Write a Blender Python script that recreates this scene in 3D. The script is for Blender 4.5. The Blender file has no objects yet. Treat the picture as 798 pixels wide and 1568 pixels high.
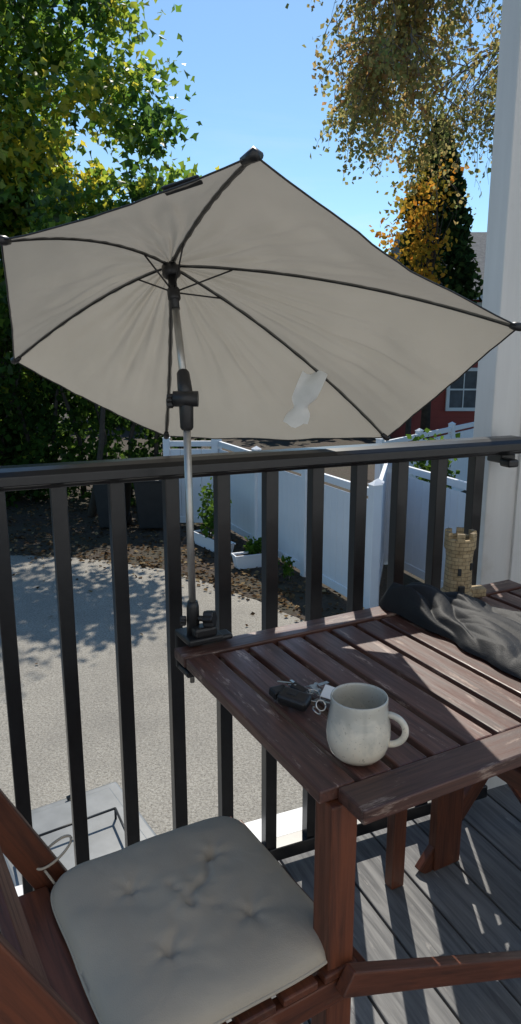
import bpy, bmesh, math, random
import numpy as np
from mathutils import Vector, Matrix, Euler, noise
random.seed(7); rng=np.random.default_rng(11)
sc=bpy.context.scene
sc.view_settings.view_transform='Standard'; sc.view_settings.look='None'; sc.view_settings.exposure=0
V=Vector
GZ=-1.92
# ------------------------------------------------ helpers
def link(o,parent=None):
    sc.collection.objects.link(o)
    if parent: o.parent=parent
    return o
def empty(name):
    o=bpy.data.objects.new(name,None); o.empty_display_size=.1; return link(o)
def mesh_obj(name,verts,faces,mat=None,parent=None,smooth=False):
    m=bpy.data.meshes.new(name); m.from_pydata([tuple(v) for v in verts],[],faces); m.update()
    if smooth: m.polygons.foreach_set('use_smooth',[True]*len(m.polygons))
    if mat: m.materials.append(mat)
    return link(bpy.data.objects.new(name,m),parent)
def bevel(o,w=.003,seg=2):
    b=o.modifiers.new('b','BEVEL'); b.width=w; b.segments=seg; b.limit_method='ANGLE'; return o
def box(name,c,size,mat,parent=None,rotz=0,bw=.003,seg=2,rot=None):
    sx,sy,sz=[s/2 for s in size]
    vs=[(x,y,z) for x in(-sx,sx) for y in(-sy,sy) for z in(-sz,sz)]
    fs=[(0,1,3,2),(4,6,7,5),(0,4,5,1),(2,3,7,6),(0,2,6,4),(1,5,7,3)]
    o=mesh_obj(name,vs,fs,mat,parent); o.location=c
    o.rotation_euler=rot if rot else (0,0,rotz)
    if bw: bevel(o,bw,seg)
    return o
def beam(name,p0,p1,w,h,mat,parent=None,up=(0,0,1),bw=.003,seg=2):
    p0=V(p0);p1=V(p1);d=p1-p0;L=d.length;x=d.normalized();u=V(up)
    y=u.cross(x)
    if y.length<1e-4: y=V((0,1,0)).cross(x)
    y.normalize(); z=x.cross(y)
    o=box(name,(0,0,0),(L,w,h),mat,parent,bw=bw,seg=seg)
    M=Matrix((x,y,z)).transposed().to_4x4(); M.translation=(p0+p1)/2
    o.matrix_local=M; return o
def tube_data(pts,rad,n=8,caps=True):
    pts=[V(p) for p in pts]; vs=[];fs=[]
    ref=V((0,0,1)) if abs((pts[-1]-pts[0]).normalized().z)<.9 else V((1,0,0))
    for i,p in enumerate(pts):
        t=(pts[min(i+1,len(pts)-1)]-pts[max(i-1,0)]).normalized()
        a=t.cross(ref); a=a.normalized() if a.length>1e-5 else V((1,0,0)); b=t.cross(a)
        r=rad[i] if hasattr(rad,'__len__') else rad
        for k in range(n):
            an=2*math.pi*k/n; vs.append(p+a*r*math.cos(an)+b*r*math.sin(an))
    for i in range(len(pts)-1):
        for k in range(n):
            k2=(k+1)%n; fs.append((i*n+k,i*n+k2,(i+1)*n+k2,(i+1)*n+k))
    if caps:
        fs.append(tuple(range(n-1,-1,-1))); fs.append(tuple((len(pts)-1)*n+k for k in range(n)))
    return vs,fs
def tube(name,pts,rad,mat,parent=None,n=12,smooth=True):
    vs,fs=tube_data(pts,rad,n); o=mesh_obj(name,vs,fs,mat,parent,smooth=False)
    if smooth:
        for p in o.data.polygons: p.use_smooth=len(p.vertices)==4
    return o
def multi_tube(name,lst,mat,parent=None,n=5):
    V_=[];F_=[]
    for pts,rad in lst:
        vs,fs=tube_data(pts,rad,n); b=len(V_); V_+=vs; F_+=[tuple(i+b for i in f) for f in fs]
    return mesh_obj(name,V_,F_,mat,parent,smooth=True)
def lathe(name,prof,mat,parent=None,n=48,loc=(0,0,0),rot=(0,0,0),smooth=True):
    vs=[];fs=[]
    for r,z in prof:
        for k in range(n):
            a=2*math.pi*k/n; vs.append((r*math.cos(a),r*math.sin(a),z))
    for i in range(len(prof)-1):
        for k in range(n):
            k2=(k+1)%n; fs.append((i*n+k,i*n+k2,(i+1)*n+k2,(i+1)*n+k))
    o=mesh_obj(name,vs,fs,mat,parent,smooth=smooth); o.location=loc; o.rotation_euler=rot; return o
# ------------------------------------------------ materials
def newmat(name):
    m=bpy.data.materials.new(name); m.use_nodes=True; nt=m.node_tree; nt.nodes.clear()
    out=nt.nodes.new('ShaderNodeOutputMaterial'); b=nt.nodes.new('ShaderNodeBsdfPrincipled')
    nt.links.new(b.outputs[0],out.inputs[0]); return m,nt,b,out
def N(nt,t,**k):
    n=nt.nodes.new(t)
    for a,v in k.items():
        if a in n.inputs: n.inputs[a].default_value=v
        else: setattr(n,a,v)
    return n
def ramp(nt,fac,stops):
    r=nt.nodes.new('ShaderNodeValToRGB'); e=r.color_ramp.elements
    while len(e)<len(stops): e.new(.5)
    for i,(p,c) in enumerate(stops): e[i].position=p; e[i].color=(*c,1)
    nt.links.new(fac,r.inputs[0]); return r.outputs[0]
def mixc(nt,f,a,b,mode='MIX'):
    m=nt.nodes.new('ShaderNodeMix'); m.data_type='RGBA'; m.blend_type=mode
    for s,v in ((m.inputs[0],f),(m.inputs[6],a),(m.inputs[7],b)):
        if hasattr(v,'is_output'): nt.links.new(v,s)
        else: s.default_value=v if not isinstance(v,tuple) else (*v,1)[:4]
    return m.outputs[2]
def coords(nt,kind='Object',scale=(1,1,1)):
    t=nt.nodes.new('ShaderNodeTexCoord'); mp=nt.nodes.new('ShaderNodeMapping'); mp.inputs['Scale'].default_value=scale
    nt.links.new(t.outputs[kind],mp.inputs[0]); return mp.outputs[0]
def noise_n(nt,vec,scale,detail=4,rough=.55,dist=0):
    n=N(nt,'ShaderNodeTexNoise'); n.inputs['Scale'].default_value=scale; n.inputs['Detail'].default_value=detail
    n.inputs['Roughness'].default_value=rough; n.inputs['Distortion'].default_value=dist
    nt.links.new(vec,n.inputs['Vector']); return n.outputs['Fac']
def bump(nt,b,h,st=.2,dist=.01):
    n=nt.nodes.new('ShaderNodeBump'); n.inputs['Strength'].default_value=st; n.inputs['Distance'].default_value=dist
    nt.links.new(h,n.inputs['Height']); nt.links.new(n.outputs[0],b.inputs['Normal'])
def simple(name,c1,c2=None,rough=.5,metal=0,ns=20,bst=.1,bd=.002,coat=0,kind='Object'):
    m,nt,b,o=newmat(name); v=coords(nt,kind); f=noise_n(nt,v,ns,3)
    c2=c2 or tuple(x*.8 for x in c1)
    nt.links.new(ramp(nt,f,[(.3,c1),(.7,c2)]),b.inputs['Base Color'])
    b.inputs['Roughness'].default_value=rough; b.inputs['Metallic'].default_value=metal
    b.inputs['Coat Weight'].default_value=coat; b.inputs['Coat Roughness'].default_value=.1
    bump(nt,b,f,bst,bd); return m
def wood(name,base,dark,worn,rough=.5,grain=1.,wornamt=.62):
    m,nt,b,o=newmat(name)
    t=nt.nodes.new('ShaderNodeTexCoord'); oi=nt.nodes.new('ShaderNodeObjectInfo')
    add=nt.nodes.new('ShaderNodeVectorMath'); add.operation='ADD'
    mul=nt.nodes.new('ShaderNodeVectorMath'); mul.operation='SCALE'; mul.inputs[3].default_value=37.
    cb=nt.nodes.new('ShaderNodeCombineXYZ')
    for i in range(3): nt.links.new(oi.outputs['Random'],cb.inputs[i])
    nt.links.new(cb.outputs[0],mul.inputs[0]); nt.links.new(t.outputs['Object'],add.inputs[0]); nt.links.new(mul.outputs[0],add.inputs[1])
    mp=nt.nodes.new('ShaderNodeMapping'); mp.inputs['Scale'].default_value=(2.5*grain,40*grain,40*grain); nt.links.new(add.outputs[0],mp.inputs[0])
    g=noise_n(nt,mp.outputs[0],2.2,6,.65,.6)
    mp2=nt.nodes.new('ShaderNodeMapping'); mp2.inputs['Scale'].default_value=(3,14,14); nt.links.new(add.outputs[0],mp2.inputs[0])
    w=noise_n(nt,mp2.outputs[0],3.,7,.75)
    c=ramp(nt,g,[(.32,dark),(.62,base)])
    wr=ramp(nt,w,[(wornamt,(0,0,0)),(wornamt+.08,(1,1,1))])
    c=mixc(nt,wr,c,worn)
    hs=nt.nodes.new('ShaderNodeHueSaturation'); mr=nt.nodes.new('ShaderNodeMapRange'); mr.inputs[3].default_value=.75; mr.inputs[4].default_value=1.25
    nt.links.new(oi.outputs['Random'],mr.inputs[0]); nt.links.new(mr.outputs[0],hs.inputs['Value']); nt.links.new(c,hs.inputs['Color'])
    nt.links.new(hs.outputs[0],b.inputs['Base Color'])
    rr=ramp(nt,g,[(.3,(rough+.15,)*3),(.7,(rough-.05,)*3)]); nt.links.new(rr,b.inputs['Roughness'])
    bump(nt,b,g,.35,.0015); return m
M_tab=wood('stained_wood',(.130,.056,.040),(.050,.023,.018),(.34,.24,.19),.34,1,.575)  # worn patches increased; their pale colour also paints in sunlit highlights
M_chair=wood('stained_wood_red',(.140,.043,.020),(.058,.019,.010),(.22,.10,.055),.4,1,.66)
M_deck=wood('grey_deck_wood',(.18,.18,.18),(.085,.085,.09),(.27,.26,.25),.7,.7,.6)
M_black=simple('black_rail_paint',(.006,.006,.007),(.011,.011,.012),.34,0,60,.05,.0005,.15)
M_blackpl=simple('black_plastic',(.012,.012,.013),(.02,.02,.021),.42,0,80,.1,.0005)
M_pole=simple('silver_pole',(.52,.51,.48),(.42,.41,.39),.38,.85,40,.03,.0003)
M_metal=simple('key_metal',(.6,.58,.53),(.45,.43,.4),.28,1,60,.05,.0003)
M_white=simple('white_paint',(.76,.76,.76),(.69,.69,.69),.5,0,3,.05,.001)
M_vinyl=simple('white_vinyl_fence',(.80,.82,.85),(.70,.72,.75),.45,0,1.2,.05,.002)
M_paper=simple('white_paper',(.80,.80,.78),(.72,.72,.70),.6,0,30,.1,.001)
M_bin=simple('dark_bin_plastic',(.012,.014,.016),(.02,.022,.024),.5,0,8,.05,.001)
M_bark=simple('bark',(.07,.055,.042),(.035,.028,.022),.9,0,12,.6,.02)
M_twig=simple('twig_bark',(.22,.18,.15),(.12,.095,.08),.9,0,12,.2,.01)
M_box=simple('grey_lid_plastic',(.20,.21,.215),(.13,.14,.145),.35,0,8,.1,.002)
M_soilp=simple('potting_soil',(.03,.02,.014),(.05,.035,.025),.95,0,60,.8,.01)
m,nt,b,o=newmat('column_paint'); v=coords(nt,'Object',(6,6,.6)); v2=coords(nt,'Object',(1,1,1))
f=noise_n(nt,v,3,5,.65); f2=noise_n(nt,v2,5,6,.7)
c=ramp(nt,f,[(.3,(.66,.655,.63)),(.7,(.58,.575,.555))]); c=mixc(nt,ramp(nt,f2,[(.56,(0,0,0)),(.75,(.4,.4,.4))]),c,(.42,.38,.32))
nt.links.new(c,b.inputs['Base Color']); b.inputs['Roughness'].default_value=.55; bump(nt,b,f,.2,.002); M_colm=m
def fabric(name,c1,c2,weave=900,trans=0.,rough=.9,big=3.,bst=.25,bd=.0016,spec=.2,fold=14):
    m,nt,b,out=newmat(name); v=coords(nt)
    f=noise_n(nt,v,big,3); w=noise_n(nt,v,weave,1)
    col=ramp(nt,f,[(.3,c1),(.7,c2)]); nt.links.new(col,b.inputs['Base Color'])
    b.inputs['Roughness'].default_value=rough; b.inputs['Specular IOR Level'].default_value=spec
    cr=noise_n(nt,v,fold,3,.5,.5)
    ad=nt.nodes.new('ShaderNodeMath'); ad.operation='ADD'; nt.links.new(w,ad.inputs[0])
    ml=nt.nodes.new('ShaderNodeMath'); ml.operation='MULTIPLY'; ml.inputs[1].default_value=6; nt.links.new(cr,ml.inputs[0]); nt.links.new(ml.outputs[0],ad.inputs[1])
    bump(nt,b,ad.outputs[0],bst,bd)
    if trans:
        tr=nt.nodes.new('ShaderNodeBsdfTranslucent'); nt.links.new(col,tr.inputs[0])
        bn=[n for n in nt.nodes if n.type=='BUMP'][0]; nt.links.new(bn.outputs[0],tr.inputs['Normal'])
        mx=nt.nodes.new('ShaderNodeMixShader'); mx.inputs[0].default_value=trans
        nt.links.new(b.outputs[0],mx.inputs[1]); nt.links.new(tr.outputs[0],mx.inputs[2]); nt.links.new(mx.outputs[0],out.inputs[0])
    return m
M_canopy=fabric('umbrella_fabric',(.41,.38,.33),(.36,.335,.29),900,.31,bst=.4,bd=.003,fold=8)
M_seam=fabric('umbrella_seam',(.22,.21,.185),(.17,.165,.15),600,.05)
M_cush=fabric('cushion_fabric',(.45,.39,.31),(.40,.345,.275),700,0,.95,5,.35)
M_bag=fabric('black_nylon',(.010,.011,.013),(.016,.017,.020),500,0,.62,8,.35,spec=.3)
def leafmat(name,stops,trans=.45,val=2.,cheap=False):
    m,nt,b,out=newmat(name)
    a=nt.nodes.new('ShaderNodeAttribute'); a.attribute_name='tint'
    col=ramp(nt,a.outputs['Fac'],stops)
    if cheap: nt.nodes.remove(b); b=nt.nodes.new('ShaderNodeBsdfDiffuse'); nt.links.new(col,b.inputs[0])
    else: nt.links.new(col,b.inputs['Base Color']); b.inputs['Roughness'].default_value=.4
    hs=nt.nodes.new('ShaderNodeHueSaturation'); hs.inputs['Value'].default_value=val; hs.inputs['Hue'].default_value=.485; nt.links.new(col,hs.inputs['Color'])
    tr=nt.nodes.new('ShaderNodeBsdfTranslucent'); nt.links.new(hs.outputs[0],tr.inputs[0])
    mx=nt.nodes.new('ShaderNodeMixShader'); mx.inputs[0].default_value=trans
    nt.links.new(b.outputs[0],mx.inputs[1]); nt.links.new(tr.outputs[0],mx.inputs[2]); nt.links.new(mx.outputs[0],out.inputs[0])
    return m
L_maple=leafmat('maple_leaves',[(0,(.020,.050,.010)),(.4,(.050,.11,.016)),(.7,(.13,.19,.022)),(1,(.30,.27,.025))],.52,3.0)
L_dark=leafmat('shrub_leaves',[(0,(.012,.03,.008)),(.6,(.03,.065,.014)),(1,(.08,.14,.02))],.4,2.4,True)
L_aut=leafmat('autumn_leaves',[(0,(.14,.18,.06)),(.45,(.28,.26,.09)),(.8,(.42,.30,.11)),(1,(.28,.14,.06))],.5,1.8,True)
L_orange=leafmat('orange_leaves',[(0,(.14,.14,.02)),(.5,(.42,.26,.03)),(1,(.46,.18,.02))],.5,1.6,True)
L_conif=leafmat('conifer_needles',[(0,(.014,.03,.013)),(.7,(.03,.06,.02)),(1,(.06,.09,.025))],.1,2,True)
L_fallen=leafmat('dry_leaves',[(0,(.05,.03,.016)),(.5,(.11,.068,.036)),(.85,(.18,.12,.06)),(1,(.32,.24,.13))],.1,1.,True)
L_plant=leafmat('garden_plant_leaves',[(0,(.03,.07,.012)),(1,(.09,.17,.025))],.4,2,True)
def leaves(name,C,size,mat,parent=None,tint=None,flat=0.,lobed=False):
    n=len(C); C=np.asarray(C); size=np.broadcast_to(size,(n,))[:,None]
    a=rng.normal(size=(n,3)); a[:,2]-=.35; 
    if flat: a[:,2]*=(1-flat)
    a/=np.linalg.norm(a,axis=1)[:,None]
    r=rng.normal(size=(n,3)); 
    if flat: r=np.tile([0,0,1.],(n,1))+rng.normal(size=(n,3))*.35
    b=np.cross(r,a); b/=np.linalg.norm(b,axis=1)[:,None]+1e-9
    nn=np.cross(a,b)
    s=size
    if lobed:
        P_=[C-a*s*.5,C+b*s*.56-a*s*.02+nn*s*.16,C+b*s*.22+a*s*.12+nn*s*.05,C+a*s*.6-nn*s*.05,C-b*s*.22+a*s*.12+nn*s*.05,C-b*s*.56-a*s*.02+nn*s*.16]
        T_=[(0,1,2),(0,2,3),(0,3,4),(0,4,5)]
    else:
        P_=[C-a*s*.5,C+b*s*.42+a*s*.08+nn*s*.1,C+a*s*.55,C-b*s*.42+a*s*.08+nn*s*.1]; T_=[(0,1,2),(0,2,3)]
    k=len(P_); nt_=len(T_)
    v=np.stack(P_,1).reshape(-1,3)
    m=bpy.data.meshes.new(name); m.vertices.add(k*n); m.vertices.foreach_set('co',v.ravel())
    tri=(np.arange(n)[:,None]*k+np.array(T_).ravel()[None,:]).ravel()
    m.loops.add(3*nt_*n); m.loops.foreach_set('vertex_index',tri)
    m.polygons.add(nt_*n); m.polygons.foreach_set('loop_start',np.arange(nt_*n)*3); 
    try: m.polygons.foreach_set('loop_total',np.full(nt_*n,3))
    except Exception: pass
    if tint is None: tint=rng.random(n)
    at=m.attributes.new('tint','FLOAT','POINT'); at.data.foreach_set('value',np.repeat(np.clip(tint,0,1),k).astype(np.float32))
    m.update(calc_edges=True); m.validate(); m.materials.append(mat)
    return link(bpy.data.objects.new(name,m),parent)
def clumps(cent,rad,per,sq=.7):
    out=[];idx=[]
    for i,(c,r) in enumerate(zip(cent,rad)):
        k=int(per*(r/.6)**2); p=rng.normal(size=(k,3))*r*np.array([.5,.5,.5*sq]); out.append(p+c); idx+= [i]*k
    return np.concatenate(out),np.array(idx)
# ------------------------------------------------ world + sun
EL,AZ=math.radians(48),math.radians(3)
w=bpy.data.worlds.new("World"); sc.world=w; w.use_nodes=True; nt=w.node_tree
bg=nt.nodes['Background']; sky=nt.nodes.new('ShaderNodeTexSky'); sky.sky_type='NISHITA'; sky.sun_disc=False
sky.sun_elevation=EL; sky.sun_rotation=AZ; sky.altitude=0; sky.air_density=1.0; sky.dust_density=.25; sky.ozone_density=.8
tc=nt.nodes.new('ShaderNodeTexCoord'); mp=nt.nodes.new('ShaderNodeMapping'); mp.inputs['Scale'].default_value=(1.2,1.2,7); mp.inputs['Rotation'].default_value=(0,.35,0)
nt.links.new(tc.outputs['Generated'],mp.inputs[0])
cn=noise_n(nt,mp.outputs[0],1.7,7,.6,.5)
cf=ramp(nt,cn,[(.50,(0,0,0)),(.78,(.5,.5,.5))])
sepx=nt.nodes.new('ShaderNodeSeparateXYZ'); nt.links.new(tc.outputs['Generated'],sepx.inputs[0])
hz=ramp(nt,sepx.outputs[2],[(.14,(1,1,1)),(.32,(0,0,0))])
cf2=mixc(nt,1.,cf,hz,'MULTIPLY')
skt=mixc(nt,1.,sky.outputs[0],(.76,1.0,1.12),'MULTIPLY')
skc=mixc(nt,cf2,skt,(7.2,7.8,8.4))
nt.links.new(skc,bg.inputs[0]); bg.inputs[1].default_value=.125
sd=V((math.sin(AZ)*math.cos(EL),math.cos(AZ)*math.cos(EL),math.sin(EL)))
sun=bpy.data.lights.new('sun','SUN'); sun.energy=5.; sun.angle=math.radians(.5); sun.color=(1,.94,.84)
so=link(bpy.data.objects.new('sun',sun)); so.rotation_euler=sd.to_track_quat('Z','Y').to_euler(); so.location=(0,10,20)
# ------------------------------------------------ camera
cam=bpy.data.cameras.new('camera'); co=link(bpy.data.objects.new('camera',cam)); sc.camera=co
cam.sensor_fit='VERTICAL'; cam.angle_y=2*math.atan(784/1087); cam.clip_start=.02; cam.clip_end=2000
co.location=(0,0,1.38); co.rotation_euler=(math.radians(90-13),0,0)
# ------------------------------------------------ ground
m,nt,b,o=newmat('soil_ground'); v=coords(nt); f=noise_n(nt,v,1.2,5,.7); f2=noise_n(nt,v,30,4,.7)
c=ramp(nt,f2,[(.3,(.030,.021,.015)),(.55,(.065,.045,.032)),(.75,(.12,.08,.055))]); c=mixc(nt,ramp(nt,f,[(.4,(0,0,0)),(.7,(.5,.5,.5))]),c,(.04,.05,.02))
nt.links.new(c,b.inputs['Base Color']); b.inputs['Roughness'].default_value=.95; bump(nt,b,f2,.8,.03)
mesh_obj('ground',[(-600,-300,GZ-.004),(600,-300,GZ-.004),(600,900,GZ-.004),(-600,900,GZ-.004)],[(0,1,2,3)],m)
m,nt,b,o=newmat('asphalt'); v=coords(nt)
f=noise_n(nt,v,.8,6,.6); f2=noise_n(nt,v,48,4,.8); f3=noise_n(nt,v,150,2,.6)
c=ramp(nt,f2,[(.33,(.15,.135,.11)),(.50,(.31,.285,.24)),(.66,(.45,.42,.36))])
c=mixc(nt,ramp(nt,f3,[(.58,(0,0,0)),(.66,(.9,.9,.9))]),c,(.58,.53,.45))
c=mixc(nt,ramp(nt,f,[(.35,(.45,.45,.45)),(.6,(0,0,0))]),c,(.17,.157,.138))
nt.links.new(c,b.inputs['Base Color']); b.inputs['Roughness'].default_value=.9; bump(nt,b,f2,1.,.012)
edge=[(-20,12.6),(-8,11.8),(-5.5,11.3),(-4.2,11.15),(-3,11.0),(-2.2,10.8),(-1.5,10.4),(-.9,9.9),(-.3,9.3),(.2,8.75),(.58,8.25),(1.1,7.4),(1.6,6.2),(2.4,4.4),(3.4,2)]
pe=[]
for i in range(len(edge)-1):
    for t in np.linspace(0,1,8,endpoint=False):
        x=edge[i][0]*(1-t)+edge[i+1][0]*t; y=edge[i][1]*(1-t)+edge[i+1][1]*t
        pe.append((x,y+.12*noise.noise(V((x*1.7,y,0)))+.05*noise.noise(V((x*7,y,3)))))
pe.append(edge[-1])
vs=[(-20,-6,GZ)]+[(x,y,GZ) for x,y in pe]+[(3.4,-6,GZ)]
mesh_obj('driveway',vs,[tuple(range(len(vs)-1,-1,-1))],m)
# fallen leaves
P=[]
for x,y in pe:
    if -9<x<2.6:
        for _ in range(14):
            P.append((x+rng.normal()*.3,y+abs(rng.normal())*.9-.12))
for _ in range(4600): P.append((rng.uniform(-9,1.5),rng.uniform(9.2,15)))
for _ in range(260): P.append((rng.uniform(-5,1.2),rng.uniform(3.5,10)))
P=np.array([(x,y,GZ+.012+abs(rng.normal())*.01) for x,y in P])
ins=np.array([y>np.interp(x,[e[0] for e in edge],[e[1] for e in edge])-.2 or rng.random()<.06 for x,y,z in P])
P=P[ins]
leaves('fallen_leaves',P,rng.uniform(.035,.09,len(P)),L_fallen,flat=.9,tint=rng.random(len(P))**1.3)
# ------------------------------------------------ railing frame
R0=V((-.436,1.472,0)); ang=math.atan2(.394,.919); ru=V((math.cos(ang),math.sin(ang),0)); rv=V((math.sin(ang),-math.cos(ang),0))
def RP(u,v,z): return R0+ru*u+rv*v+V((0,0,z))
SP=.1228
rail=empty('deck_railing')
uL,uR=-1.6,1.245
def profile_bar(name,prof,u0,u1,z,mat,parent):
    vs=[];n=len(prof)
    for u in(u0,u1):
        for (a,bz) in prof: vs.append(RP(u,a,z+bz))
    fs=[(i,(i+1)%n,n+(i+1)%n,n+i) for i in range(n)]+[tuple(range(n-1,-1,-1)),tuple(range(n,2*n))]
    return bevel(mesh_obj(name,vs,fs,mat,parent),.0025,2)
profile_bar('top_rail',[(.048,.012),(.048,.032),(.038,.041),(.018,.046),(-.018,.046),(-.038,.041),(-.048,.032),(-.048,.012),(-.03,.008),(-.026,0),(.026,0),(.03,.008)],uL,uR,1.097,M_black,rail)
profile_bar('bottom_rail',[(.022,.0),(.022,.04),(-.022,.04),(-.022,.0)],uL,1.225,.03,M_black,rail)
for k in range(-10,10):
    u=k*SP+.008
    box('baluster_%d'%(k+11),RP(u,0,.583),(.032,.032,1.03),M_black,rail,ang,.002)
box('end_bracket',RP(1.215,-.02,1.083),(.05,.06,.026),M_black,rail,ang,.004)
box('end_bracket_knob',RP(1.20,.03,1.075),(.035,.04,.022),M_black,rail,ang,.006)
# column
col=empty('porch_column')
box('shaft',tuple(RP(1.51,-.105,1.55)),(.59,.08,5.2),M_colm,col,ang,.004)
box('face_trim',tuple(RP(1.57,-.062,1.55)),(.50,.012,5.2),M_colm,col,ang,.002)
box('base_trim',tuple(RP(1.51,-.105,.06)),(.62,.12,.14),M_colm,col,ang,.006)
# deck
deck=empty('wood_deck')
bw=.14
for i in range(-14,24):
    u=i*(bw+.006)+.03
    beam('board_%d'%(i+15),RP(u,-.085,-.0155),RP(u,2.9,-.0155),bw,.028,M_deck,deck,bw=.003)
box('outer_edge_board',tuple(RP(.6,-.145,-.015)),(6.2,.11,.03),M_white,deck,ang,.003)
box('fascia',tuple(RP(.6,-.19,-.16)),(6.2,.022,.29),M_white,deck,ang,.003)
for i,v_ in enumerate((.1,.9,1.7,2.5)): box('joist_%d'%i,tuple(RP(.6,v_,-.13)),(6.2,.045,.19),M_deck,deck,ang,0)
for i,u_ in enumerate((-1.6,.9,3.2)): box('post_%d'%i,tuple(RP(u_,-.1,-1.1)),(.14,.14,1.66),M_white,deck,ang,.004)
# house behind camera
hs=empty('white_house')
wl=RP(.6,2.98,0)
box('wall',(wl.x+rv.x*.1,wl.y+rv.y*.1,1.2),(8,.18,6.3),M_white,hs,ang,0)
for i in range(30): 
    c_=RP(.6,2.96,-1.8+i*.2); box('siding_%d'%i,tuple(c_),(8,.02,.19),M_white,hs,0,0,rot=Euler((math.radians(-4),0,ang)))
# ------------------------------------------------ table
TA=V((-.178,1.358,0)); ta=math.radians(28); tu=V((math.cos(ta),math.sin(ta),0)); tv=V((math.sin(ta),-math.cos(ta),0))
def TP(u,v,z): return TA+tu*u+tv*v+V((0,0,z))
TZ=.78; tab=empty('slatted_table'); TW,TD=.95,.615
beam('end_board_1',TP(.0,.028,TZ-.011),TP(TW,.028,TZ-.011),.056,.022,M_tab,tab)
beam('end_board_2',TP(.03,TD-.030,TZ-.011),TP(TW,TD-.030,TZ-.011),.062,.022,M_tab,tab)
n=14; pitch=TW/n
beam('side_board',TP(.032,.060,TZ-.011),TP(.032,TD-.064,TZ-.011),.060,.021,M_tab,tab)
for i in range(1,n):
    u=pitch*(i+.5)
    beam('slat_%d'%(i+1),TP(u,.061,TZ-.013),TP(u,TD-.066,TZ-.013),pitch-.012,.018,M_tab,tab)
beam('apron_1',TP(.05,.075,TZ-.05),TP(TW-.05,.075,TZ-.05),.022,.05,M_tab,tab)
beam('apron_2',TP(.05,TD-.085,TZ-.05),TP(TW-.05,TD-.085,TZ-.05),.022,.05,M_tab,tab)
beam('rail_1',TP(.16,.09,TZ-.04),TP(.16,TD-.1,TZ-.04),.04,.03,M_tab,tab)
beam('rail_2',TP(.62,.09,TZ-.04),TP(.62,TD-.1,TZ-.04),.04,.03,M_tab,tab)
beam('leg_1',TP(.038,TD-.075,0),TP(.038,TD-.075,TZ-.024),.045,.045,M_chair,tab,up=tuple(tu))
beam('leg_2',TP(.585,.03,0),TP(.585,.03,TZ-.024),.032,.040,M_chair,tab,up=tuple(tu))
beam('leg_3',TP(.755,.03,0),TP(.755,.03,TZ-.024),.09,.03,M_chair,tab,up=tuple(tv))
beam('leg_4',TP(TW-.04,TD-.075,0),TP(TW-.04,TD-.075,TZ-.024),.045,.045,M_chair,tab,up=tuple(tu))
beam('brace',TP(.62,.05,.30),TP(TW-.05,.05,.30),.02,.04,M_chair,tab)
# ------------------------------------------------ chairs
def chair(loc,rz,photo_leg=False):
    e=empty('folding_chair'); e.location=loc; e.rotation_euler=(0,0,rz)
    xf=.195
    for s,nm in((1,'far'),(-1,'near')):
        beam('side_rail_'+nm,(-.23,s*.185,.445),(xf,s*.185,.445),.024,.045,M_chair,e)
        x0=-.10 if s>0 else -.125
        beam('back_post_'+nm,(x0,s*.213,.38),(x0-.27,s*.213,.38+.54),.024,.055,M_chair,e,up=(1,0,.3))
        beam('rear_leg_'+nm,(.10,s*.165,.43),(-.22,s*.165,0.0),.022,.045,M_chair,e,up=(1,0,.3))
        if not photo_leg: beam('front_leg_'+nm,(-.12,s*.213,.40),(.22,s*.213,0),.022,.045,M_chair,e,up=(1,0,.3))
    if photo_leg:
        beam('front_leg_near',(.165,-.212,.478),(1.02,-.14,.022),.022,.042,M_chair,e,up=(1,0,.6))
        beam('front_leg_far',(-.12,.213,.40),(.03,.213,0),.022,.045,M_chair,e,up=(1,0,.3))
    beam('front_rail',(xf+.012,-.198,.445),(xf+.012,.198,.445),.03,.045,M_chair,e)
    beam('back_rail',(-.215,-.17,.445),(-.215,.17,.445),.03,.045,M_chair,e)
    for i in range(6):
        x=-.19+i*.072; beam('seat_slat_%d'%i,(x,-.198,.476),(x,.198,.476),.060,.014,M_chair,e)
    for i in range(3):
        t=.30+i*.11; beam('back_slat_%d'%i,(-.112-.27*t/.54,-.2,.38+t),(-.112-.27*t/.54,.2,.38+t),.016,.07,M_chair,e,up=(-.4,0,.9))
    beam('leg_stretcher',(-.18,-.165,.05),(-.18,.165,.05),.02,.03,M_chair,e)
    tube('hinge_bolt',[(.05,-.215,.44),(.05,-.17,.44)],.011,M_metal,e)
    return e
ch1=chair((-.127,.955,0),math.radians(31),True)
c2=TP(.90,.24,0)
ch2=chair((c2.x,c2.y,0),math.radians(180+28))
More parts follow.
